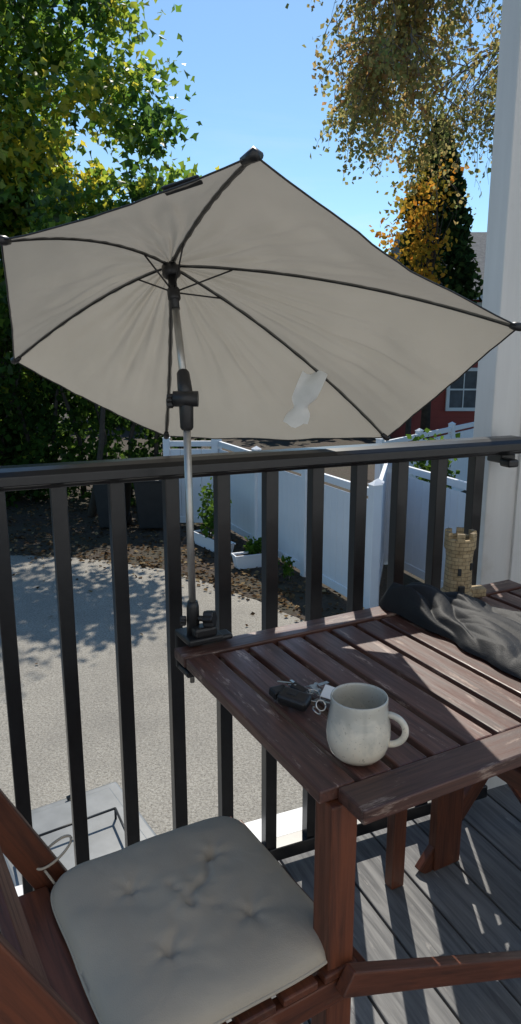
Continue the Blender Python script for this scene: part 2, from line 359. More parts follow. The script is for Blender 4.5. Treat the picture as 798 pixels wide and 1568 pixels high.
# cushion
n1=80; cx,cy=.182,.190; vs=[];fs=[]
tufts=[(-.07,.07),(.08,.075),(-.065,-.075),(.075,-.07)]
def cush(a,b,top):
    r=max(abs(a),abs(b)); 
    th_=math.atan2(b,a); k=7.
    rr=1/((abs(math.cos(th_))**k+abs(math.sin(th_))**k)**(1/k)) if r>0 else 0
    x=rr*r*math.cos(th_)*cx; y=rr*r*math.sin(th_)*cy
    x*=1+.012*noise.noise(V((th_*1.5,0,0))); y*=1+.015*noise.noise(V((th_*1.5,4,0)))
    prof=(1-r**6)**.5
    if top:
        z=.014+.030*prof
        for (tx,ty) in tufts:
            d=math.hypot(x-tx,y-ty); z-=.009*math.exp(-(d/.009)**2)+.005*math.exp(-(d/.040)**2)
            if d<.09:
                an=math.atan2(y-ty,x-tx); z-=.0016*math.sin(an*5+tx*40)*math.exp(-(d/.045)**2)*min(1,d/.01)
        for (ax,ay,bx,by,dp) in ((.00,-.01,.085,.075,.0055),(.00,-.01,-.01,.04,.0045),(.0,-.02,.04,-.035,.002),(-.02,-.01,-.065,-.075,.0015),(.02,.035,.05,.01,.002)):
            t=max(0,min(1,((x-ax)*(bx-ax)+(y-ay)*(by-ay))/((bx-ax)**2+(by-ay)**2)))
            wob=.004*math.sin(t*9); d=math.hypot(x-ax-t*(bx-ax)+wob,y-ay-t*(by-ay)-wob); z-=dp*math.exp(-(d/.006)**2)-dp*.3*math.exp(-((d-.018)/.012)**2)
        z+=.0045*noise.noise(V((x*12,y*12,1)))+.0015*noise.noise(V((x*34,y*34,5)))*prof
    else: z=.012-.012*prof
    return (x,y,z)
for top in(1,0):
    for j in range(n1+1):
        for i in range(n1+1): vs.append(cush(-1+2*i/n1,-1+2*j/n1,top))
for top in(1,0):
    o_=0 if top else (n1+1)**2
    for j in range(n1):
        for i in range(n1):
            q=(o_+j*(n1+1)+i,o_+j*(n1+1)+i+1,o_+(j+1)*(n1+1)+i+1,o_+(j+1)*(n1+1)+i); fs.append(q if top else q[::-1])
ring=[i for i in range(n1)]+[ (j)*(n1+1)+n1 for j in range(n1)]+[n1*(n1+1)+n1-i for i in range(n1)]+[(n1-j)*(n1+1) for j in range(n1)]
S=(n1+1)**2
for a in range(len(ring)):
    p,q=ring[a],ring[(a+1)%len(ring)]; fs.append((p,S+p,S+q,q))
cushion=empty('seat_cushion')
o=mesh_obj('pad',vs,fs,M_cush,cushion,smooth=True)
ringpts=[V(vs[i])+V((0,0,-.003)) for i in ring]; ringpts.append(ringpts[0])
tube('piping',ringpts,.003,M_cush,cushion,n=8)
cushion.location=(-.115,.963,.484); cushion.rotation_euler=(0,0,math.radians(31))
tp=[]
for t in np.linspace(0,1,26):
    a=t*2*math.pi; tp.append((-.155+.033*math.cos(a),.213+.0165*math.sin(a*1+.6),.045+.010*math.cos(a)+.006*math.sin(a)))
tube('tie_strap',tp,.0024,M_cush,cushion,n=6)
tube('tie_tail',[(-.165,.18,.01),(-.175,.20,.025),(-.18,.232,.03),(-.187,.236,-.01),(-.19,.236,-.05)],.0024,M_cush,cushion,n=6)
# ------------------------------------------------ umbrella
umb=empty('clamp_umbrella')
H=V((-.1835,1.530,1.537)); J=V((-.1435,1.381,1.285)); F=V((-.140,1.385,.80))
T=[V(t) for t in((-.008,1.030,1.631),(-.407,1.182,1.545),(-.545,1.607,1.353),(-.247,1.858,1.155),(.301,1.690,1.172),(.4507,1.278,1.416))]
Nn=V((.147,.52,.84)).normalized(); ax=(H-J).normalized()
AP=H+ax*.012
creases=[(0,.30,.72,.020,.010),(0,.55,.5,.02,.006),(1,.5,.55,.03,.007),(3,.35,.45,.02,.010),(3,.62,.6,.02,.011),(3,.75,.4,.02,.006),(4,.5,.6,.03,.018),(4,.3,.65,.03,.013),(4,.7,.5,.02,.010),(5,.45,.55,.03,.012),(5,.65,.6,.03,.010),(2,.5,.5,.03,.008)]
def canP(k,s,t,off=0):
    a,b=T[k],T[(k+1)%6]
    e=a.lerp(b,t); p=AP.lerp(e,s*(1-.018*math.sin(math.pi*t)*s))
    e_=math.sin(math.pi*t)
    p=p+Nn*(.03*4*s*(1-s)*(1-.45*e_) -.014*e_*s+off)
    cz=0
    for (kk,t0,s0,wd_,dp) in creases:
        if kk==k: cz+=dp*math.exp(-((t-t0-.12*(s-s0))/wd_)**2)*math.exp(-((s-s0)/.28)**2)
    rad=.006*math.sin(t*31+k*2+4*noise.noise(V((s*2,k,0))))*math.exp(-((s-.45)/.3)**2)
    edg=1-.6*max(0,(s-.8)/.2)
    p=p+Nn*e_*edg*(s*(.018*noise.noise(V((p.x*7,p.y*7,p.z*7)))+.007*noise.noise(V((p.x*18,p.y*18,p.z*18))))+rad+cz+.006*noise.noise(V((t*16,s*3,k+9))))
    return p
vs=[];fs=[];ns,ntt=44,44
for k in range(6):
    b0=len(vs)
    for i in range(ns+1):
        for j in range(ntt+1): vs.append(canP(k,.004+i/ns*.996,j/ntt))
    for i in range(ns):
        for j in range(ntt):
            a=b0+i*(ntt+1)+j; fs.append((a,a+ntt+1,a+ntt+2,a+1))
can=mesh_obj('canopy',vs,fs,M_canopy,umb,smooth=True)
for k in range(6):
    rp=[canP(k,.03+.97*i/18,0,-.005) for i in range(19)]
    sv=[];sf=[]
    side=(T[k]-AP).cross(Nn).normalized()
    for i in range(33):
        s=.02+.98*i/32; p=canP(k,s,0,-.0025+.0008*math.sin(i*2.2)); wv=.0048+.0008*math.sin(i*1.7+k)
        sv+= [p-side*wv,p-Nn*.002,p+side*wv]
    for i in range(32):
        a=i*3; sf+=[(a,a+1,a+4,a+3),(a+1,a+2,a+5,a+4)]
    mesh_obj('seam_%d'%k,sv,sf,M_seam,umb,smooth=True)
    tube('rib_%d'%k,rp,.0016,M_blackpl,umb,n=6)
    hem=[canP(k,1,j/20) for j in range(21)]; tube('hem_%d'%k,hem,.0015,M_blackpl,umb,n=6)
    d=(T[k]-AP).normalized()
    tube('tip_cap_%d'%k,[T[k]-d*.016,T[k]-d*.007,T[k]+d*.004,T[k]+d*.008],[.005,.0078,.0075,.003],M_blackpl,umb,n=10)
    q=canP(k,.20,0,-.006); r=H-ax*.055
    tube('stretcher_%d'%k,[r,(r+q)/2,q],.0018,M_blackpl,umb,n=6)
d=(T[1]-T[0]).normalized()
x=d; y=Nn.cross(x).normalized(); M=Matrix((x,y,x.cross(y))).transposed().to_4x4(); M.translation=canP(0,.975,.25,.004)
o=box('velcro_patch',(0,0,0),(.06,.016,.004),M_blackpl,umb,bw=.0015); o.matrix_local=M
capd=(T[0]-AP).normalized()
tube('corner_cap',[T[0]-capd*.012+d*-.012,T[0]+capd*.004,T[0]-capd*.010+d*.014],[.006,.010,.006],M_blackpl,umb,n=10)
tube('hub',[H-ax*.018,H-ax*.012,H+ax*.006,H+ax*.012],[.012,.019,.019,.01],M_blackpl,umb,n=20)
tube('runner',[H-ax*.075,H-ax*.07,H-ax*.05,H-ax*.045],[.0095,.013,.013,.010],M_blackpl,umb,n=20)
tube('upper_sleeve',[H-ax*.095,H-ax*.018],.0088,M_blackpl,umb,n=20)
tube('upper_pole',[J+ax*.02,H-ax*.09],.0075,M_pole,umb,n=20)
tube('joint_upper',[J-ax*.005,J+ax*.03,J+ax*.055,J+ax*.06],[.015,.014,.0125,.010],M_blackpl,umb,n=20)
pd=(J-F).normalized()
tube('lower_pole',[F,J-pd*.02],.0075,M_pole,umb,n=20)
tube('joint_lower',[J-pd*.06,J-pd*.055,J-pd*.015,J],[.010,.013,.014,.012],M_blackpl,umb,n=20)
tube('joint_pivot',[J+V((-.024,-.004,0)),J+V((.024,-.004,0))],[.015,.015],M_blackpl,umb,n=20)
def knob(nm,c,r,h,axis,lobes=6):
    vs=[];fs=[];n=48;axis=V(axis).normalized(); a=axis.orthogonal().normalized(); b=axis.cross(a)
    for z,sc_ in((-h/2,.85),(-h/2+.002,1),(h/2-.002,1),(h/2,.85)):
        for k in range(n):
            an=2*math.pi*k/n; rr=r*sc_*(1+.12*math.cos(lobes*an)); vs.append(V(c)+a*rr*math.cos(an)+b*rr*math.sin(an)+axis*z)
    for i in range(3):
        for k in range(n): fs.append((i*n+k,i*n+(k+1)%n,(i+1)*n+(k+1)%n,(i+1)*n+k))
    fs+= [tuple(range(n-1,-1,-1)),tuple(3*n+k for k in range(n))]
    return mesh_obj(nm,vs,fs,M_blackpl,umb,smooth=False)
knob('joint_knob',J+V((-.03,-.004,-.004)),.013,.012,(1,0,0))
tube('clamp_socket',[F+V((0,0,-.005)),F+V((0,0,.06)),F+V((0,0,.072))],[.0135,.013,.0105],M_blackpl,umb,n=20)
knob('clamp_knob',F+V((.035,-.006,.035)),.017,.022,(1,-.3,.1))
tube('clamp_knob_shaft',[F+V((0,0,.035)),F+V((.03,-.006,.035))],.006,M_blackpl,umb,n=12)
knob('clamp_knob_side',F+V((-.02,-.004,.03)),.010,.012,(1,0,0))
box('clamp_plate',tuple(F+V((.02,-.004,-.007))),(.078,.045,.014),M_blackpl,umb,ta,.004)
box('clamp_block',tuple(F+V((.022,-.005,.010))),(.05,.035,.022),M_blackpl,umb,ta,.006)
box('clamp_pad',tuple(F+V((.060,.012,-.008))),(.035,.036,.012),M_blackpl,umb,ta,.005)
bk=F+tv*-.052
box('clamp_back',(bk.x,bk.y,TZ-.03),(.04,.012,.085),M_blackpl,umb,ta,.003)
box('clamp_arm_top',tuple(V((bk.x,bk.y,TZ+.008))+tv*.025),(.04,.06,.012),M_blackpl,umb,ta,.003)
box('clamp_jaw',tuple(V((bk.x,bk.y,TZ-.07))+tv*.028),(.035,.06,.012),M_blackpl,umb,ta,.003)
tube('clamp_screw',[V((bk.x,bk.y,TZ-.095))+tv*.04,V((bk.x,bk.y,TZ-.026))+tv*.04],.005,M_metal,umb,n=12)
# label
lab0=canP(4,.63,0,-.010); lv=[];lf=[]
wd=V((.056,-.016,-.004))
for i in range(17):
    t=i/16; c_=lab0+V((-.048*t-.004*math.sin(t*5),-.012*t-.008*math.sin(t*7),-.118*t+.0))
    tw=wd*(1-.45*math.exp(-((t-.66)/.13)**2)) 
    for j in range(7):
        q=(j/6-.5); lv.append(c_+tw*q+V((0,.006*math.cos(q*5+t*4),.006*math.sin(q*7+t*5))))
for i in range(16):
    for j in range(6): a=i*7+j; lf.append((a,a+1,a+8,a+7))
mesh_obj('care_label',lv,lf,M_paper,umb,smooth=True)
# ------------------------------------------------ mug
m,nt,b,o=newmat('mug_glaze'); v=coords(nt); f=noise_n(nt,v,22,5,.6,.8)
sp=nt.nodes.new('ShaderNodeSeparateXYZ'); nt.links.new(v,sp.inputs[0])
ad=N(nt,'ShaderNodeMath',operation='MULTIPLY_ADD'); ad.inputs[1].default_value=7; nt.links.new(sp.outputs[2],ad.inputs[0]); nt.links.new(f,ad.inputs[2])
c=ramp(nt,ad.outputs[0],[(.35,(.78,.67,.52)),(.75,(.70,.64,.53)),(1,(.48,.46,.40))])
fs_=noise_n(nt,v,260,2,.5); c=mixc(nt,ramp(nt,fs_,[(.66,(0,0,0)),(.70,(.6,.6,.6))]),c,(.30,.27,.22))
nt.links.new(c,b.inputs['Base Color'])
b.inputs['Roughness'].default_value=.18; b.inputs['Coat Weight'].default_value=.6; b.inputs['Coat Roughness'].default_value=.06; bump(nt,b,f,.06,.001)
mug=empty('coffee_mug'); mug.location=(.147,.966,TZ+.001)
out_=[(0,.003),(.028,.003),(.032,.0),(.036,.002),(.0435,.012),(.0475,.026),(.0485,.040),(.0470,.056),(.0440,.072),(.0425,.086),(.0428,.094)]
prof=out_+[(.0420,.0962),(.0408,.0962),(.0398,.093),(.0395,.085),(.041,.07),(.0438,.055),(.0450,.04),(.0435,.026),(.038,.013),(.028,.008),(0,.007)]
lathe('cup',prof,m,mug,72)
ha=math.radians(-14); hd=V((math.cos(ha),math.sin(ha),0)); hp=[]
for t in np.linspace(0,1,22):
    an=math.pi*(.5-t*1.0); hp.append(hd*(.042+.026*math.cos(an)+.003*t)+V((0,0,.047+.024*math.sin(an))))
tube('handle',hp,[.0052]*22,m,mug,n=14)
# ------------------------------------------------ keys
ky=empty('key_bunch'); kc=V((.080,1.120,TZ))
def kpart(nm,off,sz,mat,rz,bw_=.002,rx=0): return box(nm,tuple(kc+V(off)),sz,mat,ky,bw=bw_,seg=3,rot=Euler((rx,rx*.6,rz)))
kpart('car_fob',(-.022,-.008,.015),(.055,.034,.020),M_blackpl,math.radians(-25),.007,.2)
kpart('car_fob_button',(-.026,-.006,.0255),(.018,.012,.003),M_bin,math.radians(-25),.001,.2)
kpart('leather_tag',(-.047,.026,.010),(.032,.024,.016),M_blackpl,math.radians(30),.004,.1)
kpart('leather_loop',(-.012,.018,.018),(.034,.016,.014),M_blackpl,math.radians(-40),.004,.3)
def ring_(nm,c,r,rad,tilt):
    pts=[V(c)+Euler(tilt).to_matrix()@V((r*math.cos(a),r*math.sin(a),0)) for a in np.linspace(0,2*math.pi,33)]
    tube(nm,pts,rad,M_metal,ky,n=8)
ring_('ring_1',kc+V((.012,.006,.014)),.012,.001,(.5,.3,0)); ring_('ring_2',kc+V((.0,.024,.014)),.010,.001,(.2,-.5,0))
ring_('carabiner',kc+V((.022,-.022,.010)),.009,.0014,(.9,.2,.4)); ring_('carabiner_2',kc+V((.014,-.034,.007)),.008,.0013,(.3,.6,.4))
for i,(ox,oy,r_) in enumerate(((.022,.004,-.5),(.008,.030,1.2),(.026,.020,.2),(-.010,.034,2.0),(.004,.012,2.7),(.016,.026,.8),(-.020,.030,2.5))):
    kpart('key_bow_%d'%i,(ox,oy,.006+i*.0025),(.017,.017,.002),M_metal,r_,.0009,.12*(i-2))
    dx,dy=math.cos(r_)*.022,math.sin(r_)*.022
    kpart('key_blade_%d'%i,(ox+dx,oy+dy,.006+i*.0025),(.028,.006,.002),M_metal,r_,.0006,.08*(i-2))
kpart('white_tag',(.042,.016,.014),(.028,.030,.002),M_paper,math.radians(-20),.0008,.3)
# ------------------------------------------------ bag
qa,qb,qc,qd=(.525,-.005),(.515,.45),(.80,.46),(.685,.01)
vs=[];fs=[];nu,nv=110,120
for i in range(nu+1):
    for j in range(nv+1):
        s=i/nu;t=j/nv
        u=(1-s)*((1-t)*qa[0]+t*qb[0])+s*((1-t)*qd[0]+t*qc[0]); v_=(1-s)*((1-t)*qa[1]+t*qb[1])+s*((1-t)*qd[1]+t*qc[1])
        nz=noise.noise(V((u*6,v_*6,0)))
        u+=.022*noise.noise(V((t*5,s*2,7))); v_+=.02*noise.noise(V((s*5,t*3,2)))
        e=min(1,min(s,1-s)*9)*min(1,min(t,1-t)*12); e=math.sqrt(max(e,0))
        fold=abs(noise.noise(V((s*2.6+nz*.7+t*1.3,t*1.3,3))))+.12*abs(noise.noise(V((s*8+2*nz,t*4,9))))
        z=.002+e*(.018+.070*fold*(1-.35*t)+.034*math.exp(-((s-.35)/.3)**2-((t-.15)/.18)**2)) 
        vs.append(TP(u,v_,TZ+z))
for i in range(nu):
    for j in range(nv): a=i*(nv+1)+j; fs.append((a,a+1,a+nv+2,a+nv+1))
mesh_obj('umbrella_storage_bag',vs,fs,M_bag,None,smooth=True)
# ------------------------------------------------ castle figurine
m,nt,b,o=newmat('castle_stone'); v=coords(nt)
br=nt.nodes.new('ShaderNodeTexBrick'); 
sx=nt.nodes.new('ShaderNodeSeparateXYZ'); nt.links.new(v,sx.inputs[0])
at=N(nt,'ShaderNodeMath',operation='ARCTAN2'); nt.links.new(sx.outputs[1],at.inputs[0]); nt.links.new(sx.outputs[0],at.inputs[1])
cbn=nt.nodes.new('ShaderNodeCombineXYZ'); mu=N(nt,'ShaderNodeMath',operation='MULTIPLY'); mu.inputs[1].default_value=.036; nt.links.new(at.outputs[0],mu.inputs[0])
nt.links.new(mu.outputs[0],cbn.inputs[0]); nt.links.new(sx.outputs[2],cbn.inputs[1]); nt.links.new(cbn.outputs[0],br.inputs['Vector'])
br.inputs['Scale'].default_value=26; br.inputs['Mortar Size'].default_value=.03
br.inputs['Color1'].default_value=(.42,.31,.17,1); br.inputs['Color2'].default_value=(.28,.20,.10,1); br.inputs['Mortar'].default_value=(.10,.065,.035,1)
f=noise_n(nt,v,60,5); nt.links.new(mixc(nt,.4,br.outputs[0],ramp(nt,f,[(.3,(.16,.11,.06)),(.7,(.58,.48,.30))])),b.inputs['Base Color'])
b.inputs['Roughness'].default_value=.85; bump(nt,b,f,.5,.003)
cas=empty('castle_figurine'); cl=TP(.735,.035,0); cas.location=(cl.x,cl.y,TZ+.001)
lathe('tower',[(0,0),(.040,0),(.040,.012),(.034,.018),(.032,.10),(.034,.118),(.038,.126),(.038,.150),(.028,.150),(.028,.128),(0,.128)],m,cas,40,smooth=False)
for k in range(6):
    a=2*math.pi*k/6+.3; box('merlon_%d'%k,(.033*math.cos(a),.033*math.sin(a),.157),(.011,.018,.018),m,cas,a,.001)
for k in range(3):
    a=math.radians(-100+k*55); box('window_%d'%k,(.0335*math.cos(a),.0335*math.sin(a),.07+.012*k),(.004,.008,.018),M_bin,cas,a,.001)
box('door_arch',(0,-.037,.02),(.016,.006,.034),M_bin,cas,0,.002)
box('base_wall',(.045,-.003,.012),(.045,.03,.024),m,cas,.2,.004)
# ------------------------------------------------ grey storage box beyond rail
sb=empty('outdoor_storage_box'); sb.location=(-.86,2.90,GZ); sb.rotation_euler=(0,0,math.radians(33))
box('body',(0,0,.50),(.60,.62,1.0),M_box,sb,0,.015)
box('lid',(0,0,1.03),(.66,.68,.06),M_box,sb,0,.018,3)
box('lid_panel',(0,0,1.066),(.54,.56,.012),M_box,sb,0,.006)
for i,(p,q) in enumerate((((-.30,-.30,1.13),(.16,-.30,1.13)),((.16,-.30,1.13),(.20,.02,1.13)),((.20,.02,1.13),(-.26,.02,1.13)),((-.26,.02,1.13),(-.30,-.30,1.13)),((.16,-.30,1.13),(.16,-.30,1.06)),((.20,.02,1.13),(.20,.02,1.06)),((-.30,-.30,1.13),(-.30,-.30,1.06)))):
    tube('wire_rack_%d'%i,[p,q],.006,M_blackpl,sb,n=8)
tube('lid_latch',[(.05,.30,1.075),(.12,.30,1.085)],.012,M_blackpl,sb)
# ------------------------------------------------ fences
def fence(p0,p1,h=1.62,panel=1.83,thick=.04):
    e=empty('white_vinyl_fence'); p0=V((*p0,0));p1=V((*p1,0)); L=(p1-p0).length; d=(p1-p0).normalized(); a=math.atan2(d.y,d.x)
    n=max(1,round(L/panel))
    for i in range(n+1):
        c=p0+d*(L*i/n); box('post_%d'%i,(c.x,c.y,GZ+(h+.06)/2),(.12,.12,h+.06),M_vinyl,e,a,.004)
        vs=[(-.07,-.07,0),(.07,-.07,0),(.07,.07,0),(-.07,.07,0),(0,0,.05)]
        o=mesh_obj('post_cap_%d'%i,vs,[(0,1,4),(1,2,4),(2,3,4),(3,0,4),(3,2,1,0)],M_vinyl,e); o.location=(c.x,c.y,GZ+h+.062); o.rotation_euler=(0,0,a)
    for i in range(n):
        s=L/n; c=p0+d*(s*(i+.5)); w_=s-.12
        box('top_rail_%d'%i,(c.x,c.y,GZ+h-.05),(w_,.055,.10),M_vinyl,e,a,.004)
        box('bottom_rail_%d'%i,(c.x,c.y,GZ+.12),(w_,.055,.12),M_vinyl,e,a,.004)
        k=max(1,int(w_/.16))
        for j in range(k):
            q=p0+d*(s*i+.06+w_*(j+.5)/k); box('plank_%d_%d'%(i,j),(q.x,q.y,GZ+h/2),(w_/k-.005,.022,h-.3),M_vinyl,e,a,.003,1)
    return e
fence((-.80,13.2),(1.40,8.5)); fence((1.46,8.65),(1.92,10.7)); fence((1.98,10.7),(3.5,6.8)); fence((2.2,13.0),(6.2,18.2)); fence((-1.75,13.15),(-.85,13.15))
# planters
def planter(c,rz,L):
    e=empty('window_box_planter'); e.location=(c[0],c[1],GZ); e.rotation_euler=(0,0,rz)
    a,b_=L/2,.10; vs=[];H_=.22
    for z,k in((0,.86),(H_,1.0)):
        vs+=[(-a*k,-b_*k,z),(a*k,-b_*k,z),(a*k,b_*k,z),(-a*k,b_*k,z)]
    vs+=[(x*.93,y*.82,H_) for x,y in((-a,-b_),(a,-b_),(a,b_),(-a,b_))]+[(x*.92,y*.8,H_-.03) for x,y in((-a,-b_),(a,-b_),(a,b_),(-a,b_))]
    fs=[(3,2,1,0)]+[(i,(i+1)%4,4+(i+1)%4,4+i) for i in range(4)]+[(4+i,4+(i+1)%4,8+(i+1)%4,8+i) for i in range(4)]+[(8+i,8+(i+1)%4,12+(i+1)%4,12+i) for i in range(4)]
    bevel(mesh_obj('trough',vs,fs,M_vinyl,e),.006)
    mesh_obj('soil',[(-a*.93,-b_*.82,H_-.028),(a*.93,-b_*.82,H_-.028),(a*.93,b_*.82,H_-.028),(-a*.93,b_*.82,H_-.028)],[(0,1,2,3)],M_soilp,e)
    box('rim',(0,-b_-.004,H_-.012),(L+.02,.012,.028),M_vinyl,e,0,.003); box('rim_back',(0,b_+.004,H_-.012),(L+.02,.012,.028),M_vinyl,e,0,.003)
    return e
fa=math.atan2(-4.7,2.2)
planter((-.80,11.5),fa+.15,1.1); planter((-.10,10.55),math.radians(22),.68)
def plant(name,c,w,h,n,size,mat,stems=7):
    e=empty(name); tubes=[];C=[]
    for i in range(stems):
        a=rng.uniform(0,6.28); r=w*rng.uniform(.2,1); top=V((c[0]+r*math.cos(a),c[1]+r*math.sin(a),c[2]+h*rng.uniform(.6,1)))
        b0=V(c)+V((rng.normal()*w*.2,rng.normal()*w*.2,0)); mid=b0.lerp(top,.5)+V((0,0,h*.1)); tubes.append(([b0,mid,top],[.006,.004,.002]))
        for _ in range(n//stems):
            t=rng.uniform(.2,1.05); p=b0.lerp(mid,t*2) if t<.5 else mid.lerp(top,t*2-1); C.append(p+V(rng.normal(size=3)*w*.22))
    multi_tube('stems',tubes,M_twig,e); leaves('leaves',np.array([tuple(q) for q in C]),rng.uniform(size*.6,size*1.3,len(C)),mat,e); return e
plant('potted_plant',(-.80,11.55,GZ+.18),.28,.62,300,.09,L_plant,9); plant('potted_plant',(-.95,11.9,GZ+.18),.2,.85,120,.08,L_plant,5)
plant('potted_plant',(-.10,10.58,GZ+.18),.18,.22,220,.07,L_plant,8)
plant('weed_plant',(.42,9.9,GZ),.14,.35,100,.07,L_plant,5)
plant('shrub',(3.1,12.4,GZ),.35,1.75,900,.11,L_plant,14)
# ------------------------------------------------ trash bins
def bin_(c):
    e=empty('trash_bin'); e.location=(c[0],c[1],GZ); e.rotation_euler=(0,0,rng.uniform(-.1,.1))
    vs=[]
    for z,a,b_ in((.05,.22,.25),(.95,.29,.33)): vs+=[(-a,-b_,z),(a,-b_,z),(a,b_,z),(-a,b_,z)]
    bevel(mesh_obj('body',vs,[(3,2,1,0),(4,5,6,7)]+[(i,(i+1)%4,4+(i+1)%4,4+i) for i in range(4)],M_bin,e),.02)
    box('rim',(0,0,.955),(.63,.70,.04),M_bin,e,0,.01)
    o=lathe('lid',[(0,.07),(.2,.06),(.34,.02),(.36,0)],M_bin,e,24,loc=(0,0,.98)); o.scale=(.9,1,1)
    tube('handle',[(-.25,.37,.93),(.25,.37,.93)],.015,M_bin,e)
    for s in(-1,1): tube('wheel_%d'%s,[(s*.22-.025,.22,.12),(s*.22+.025,.22,.12)],.12,M_blackpl,e,n=20)
bin_((-2.75,13.0)); bin_((-2.03,12.95))
# ------------------------------------------------ red house
m,nt,b,o=newmat('red_clapboard'); v=coords(nt); wv=nt.nodes.new('ShaderNodeTexWave'); wv.bands_direction='Z'; wv.wave_profile='SAW'; wv.inputs['Scale'].default_value=1.25; nt.links.new(v,wv.inputs[0])
f=noise_n(nt,v,2,5); nt.links.new(ramp(nt,f,[(.3,(.34,.06,.045)),(.7,(.25,.045,.035))]),b.inputs['Base Color']); b.inputs['Roughness'].default_value=.7; bump(nt,b,wv.outputs['Fac'],.9,.03); M_red=m
m,nt,b,o=newmat('roof_shingles'); v=coords(nt); f=noise_n(nt,v,9,6,.7); nt.links.new(ramp(nt,f,[(.3,(.10,.10,.10)),(.7,(.2,.195,.19))]),b.inputs['Base Color']); b.inputs['Roughness'].default_value=.9; bump(nt,b,f,.6,.03); M_roof=m
m,nt,b,o=newmat('window_glass'); v=coords(nt); f=noise_n(nt,v,2,3); nt.links.new(ramp(nt,f,[(.3,(.05,.06,.07)),(.7,(.12,.14,.16))]),b.inputs['Base Color']); b.inputs['Roughness'].default_value=.08; M_glass=m
rh=empty('red_house'); x0,x1,y0,y1=5.0,14.,22.,29.; ez=3.0
box('walls',((x0+x1)/2,(y0+y1)/2,(GZ+ez)/2),(x1-x0,y1-y0,ez-GZ),M_red,rh,0,0)
rz=4.6
vs=[(x0-.4,y0-.4,ez-.1),(x1+.4,y0-.4,ez-.1),(x1+.4,y1+.4,ez-.1),(x0-.4,y1+.4,ez-.1),(x0-.4,(y0+y1)/2,rz+.6),(x1+.4,(y0+y1)/2,rz+.6)]
mesh_obj('roof',vs,[(0,1,5,4),(2,3,4,5),(3,0,4),(1,2,5),(3,2,1,0)],M_roof,rh)
box('fascia',((x0+x1)/2,y0-.42,ez-.14),(x1-x0+.84,.04,.2),M_white,rh,0,0)
def win(cx_,cz,w_,h_):
    box('window_glass',(cx_,y0-.02,cz),(w_,.04,h_),M_glass,rh,0,0)
    for s in(-1,1):
        box('window_trim_v',(cx_+s*(w_/2+.05),y0-.05,cz),(.10,.10,h_+.2),M_white,rh,0,0)
        box('window_trim_h',(cx_,y0-.05,cz+s*(h_/2+.05)),(w_,.10,.10),M_white,rh,0,0)
    box('window_sash',(cx_,y0-.055,cz),(w_,.03,.05),M_white,rh,0,0); box('window_mullion',(cx_,y0-.05,cz),(.03,.025,h_),M_white,rh,0,0)
for cx_ in(6.2,9.2,12.): win(cx_,.15,.85,1.1); win(cx_,2.1,.8,1.0)
# ------------------------------------------------ trees
def crown_centers(c,R,n,fr=.55,thr=-.12,seed=0,ns=.45):
    out=[]
    while len(out)<n:
        p=rng.normal(size=3); p/=np.linalg.norm(p); r=rng.random()**fr; q=p*r
        w=np.array(c)+q*np.array(R)
        if noise.noise(V(w*ns)+V((seed,0,0)))<thr: continue
        out.append(w)
    return np.array(out)
def tree(name,base,c,R,n,per,lsize,mat,trunk_r,seed,crad=(.35,.85),branches=55,thr=-.12,tintf=None,lobed=False):
    e=empty(name); cen=crown_centers(c,R,n,.5,thr,seed)
    rad=rng.uniform(*crad,len(cen)); C,idx=clumps(cen,rad,per)
    ct=rng.random(len(cen))*.6; tint=ct[idx]+rng.normal(size=len(C))*.16+.1
    if tintf is not None: tint=tintf(C,tint)
    leaves('foliage',C,rng.uniform(lsize*.6,lsize*1.35,len(C)),mat,e,tint,lobed=lobed)
    b0=V(base); top=V(c)+V((0,0,R[2]*.6)); T_=[]
    tp=[b0.lerp(top,t)+V((.25*math.sin(t*5+seed),.2*math.cos(t*4),0))*t for t in np.linspace(0,1,9)]
    T_.append((tp,[trunk_r*(1-.85*t)*(1.3 if t==0 else 1) for t in np.linspace(0,1,9)]))
    for i in rng.choice(len(cen),min(branches,len(cen)),replace=False):
        q=V(cen[i]); t=max(.15,min(.95,((q-b0).z*.75)/(top-b0).z)); k=t*8; a=int(k); s=tp[a].lerp(tp[min(a+1,8)],k-a)
        mid=s.lerp(q,.5)+V((rng.normal()*.2,rng.normal()*.2,.25)); r=trunk_r*.28*(1-.6*t); T_.append(([s,s.lerp(mid,.5)+V((0,0,.06)),mid,q],[r,r*.8,r*.5,r*.15]))
    multi_tube('trunk_and_limbs',T_,M_bark,e,7); return e
def tf(C,t):
    d=np.exp(-(((C[:,0]+4.0)/1.5)**2+((C[:,2]-5.0)/1.6)**2)); return t-.02+.8*d*rng.random(len(t))
tree('maple_tree',(-6.6,16.2,GZ),(-6.4,15.8,4.2),(4.5,2.4,6.3),400,105,.17,L_maple,.28,3,tintf=tf,thr=-.02,lobed=True)
tree('maple_tree',(-3.4,13.9,GZ),(-2.3,13.6,3.3),(1.9,1.1,1.25),85,58,.15,L_maple,.07,8,crad=(.25,.5),branches=25,thr=-.05,lobed=True)  # crown added behind the umbrella, placed to cast dappled shade on the driveway
tree('maple_tree',(-12,19,GZ),(-11,19,4.5),(3.5,3.,6),80,60,.28,L_maple,.25,5)
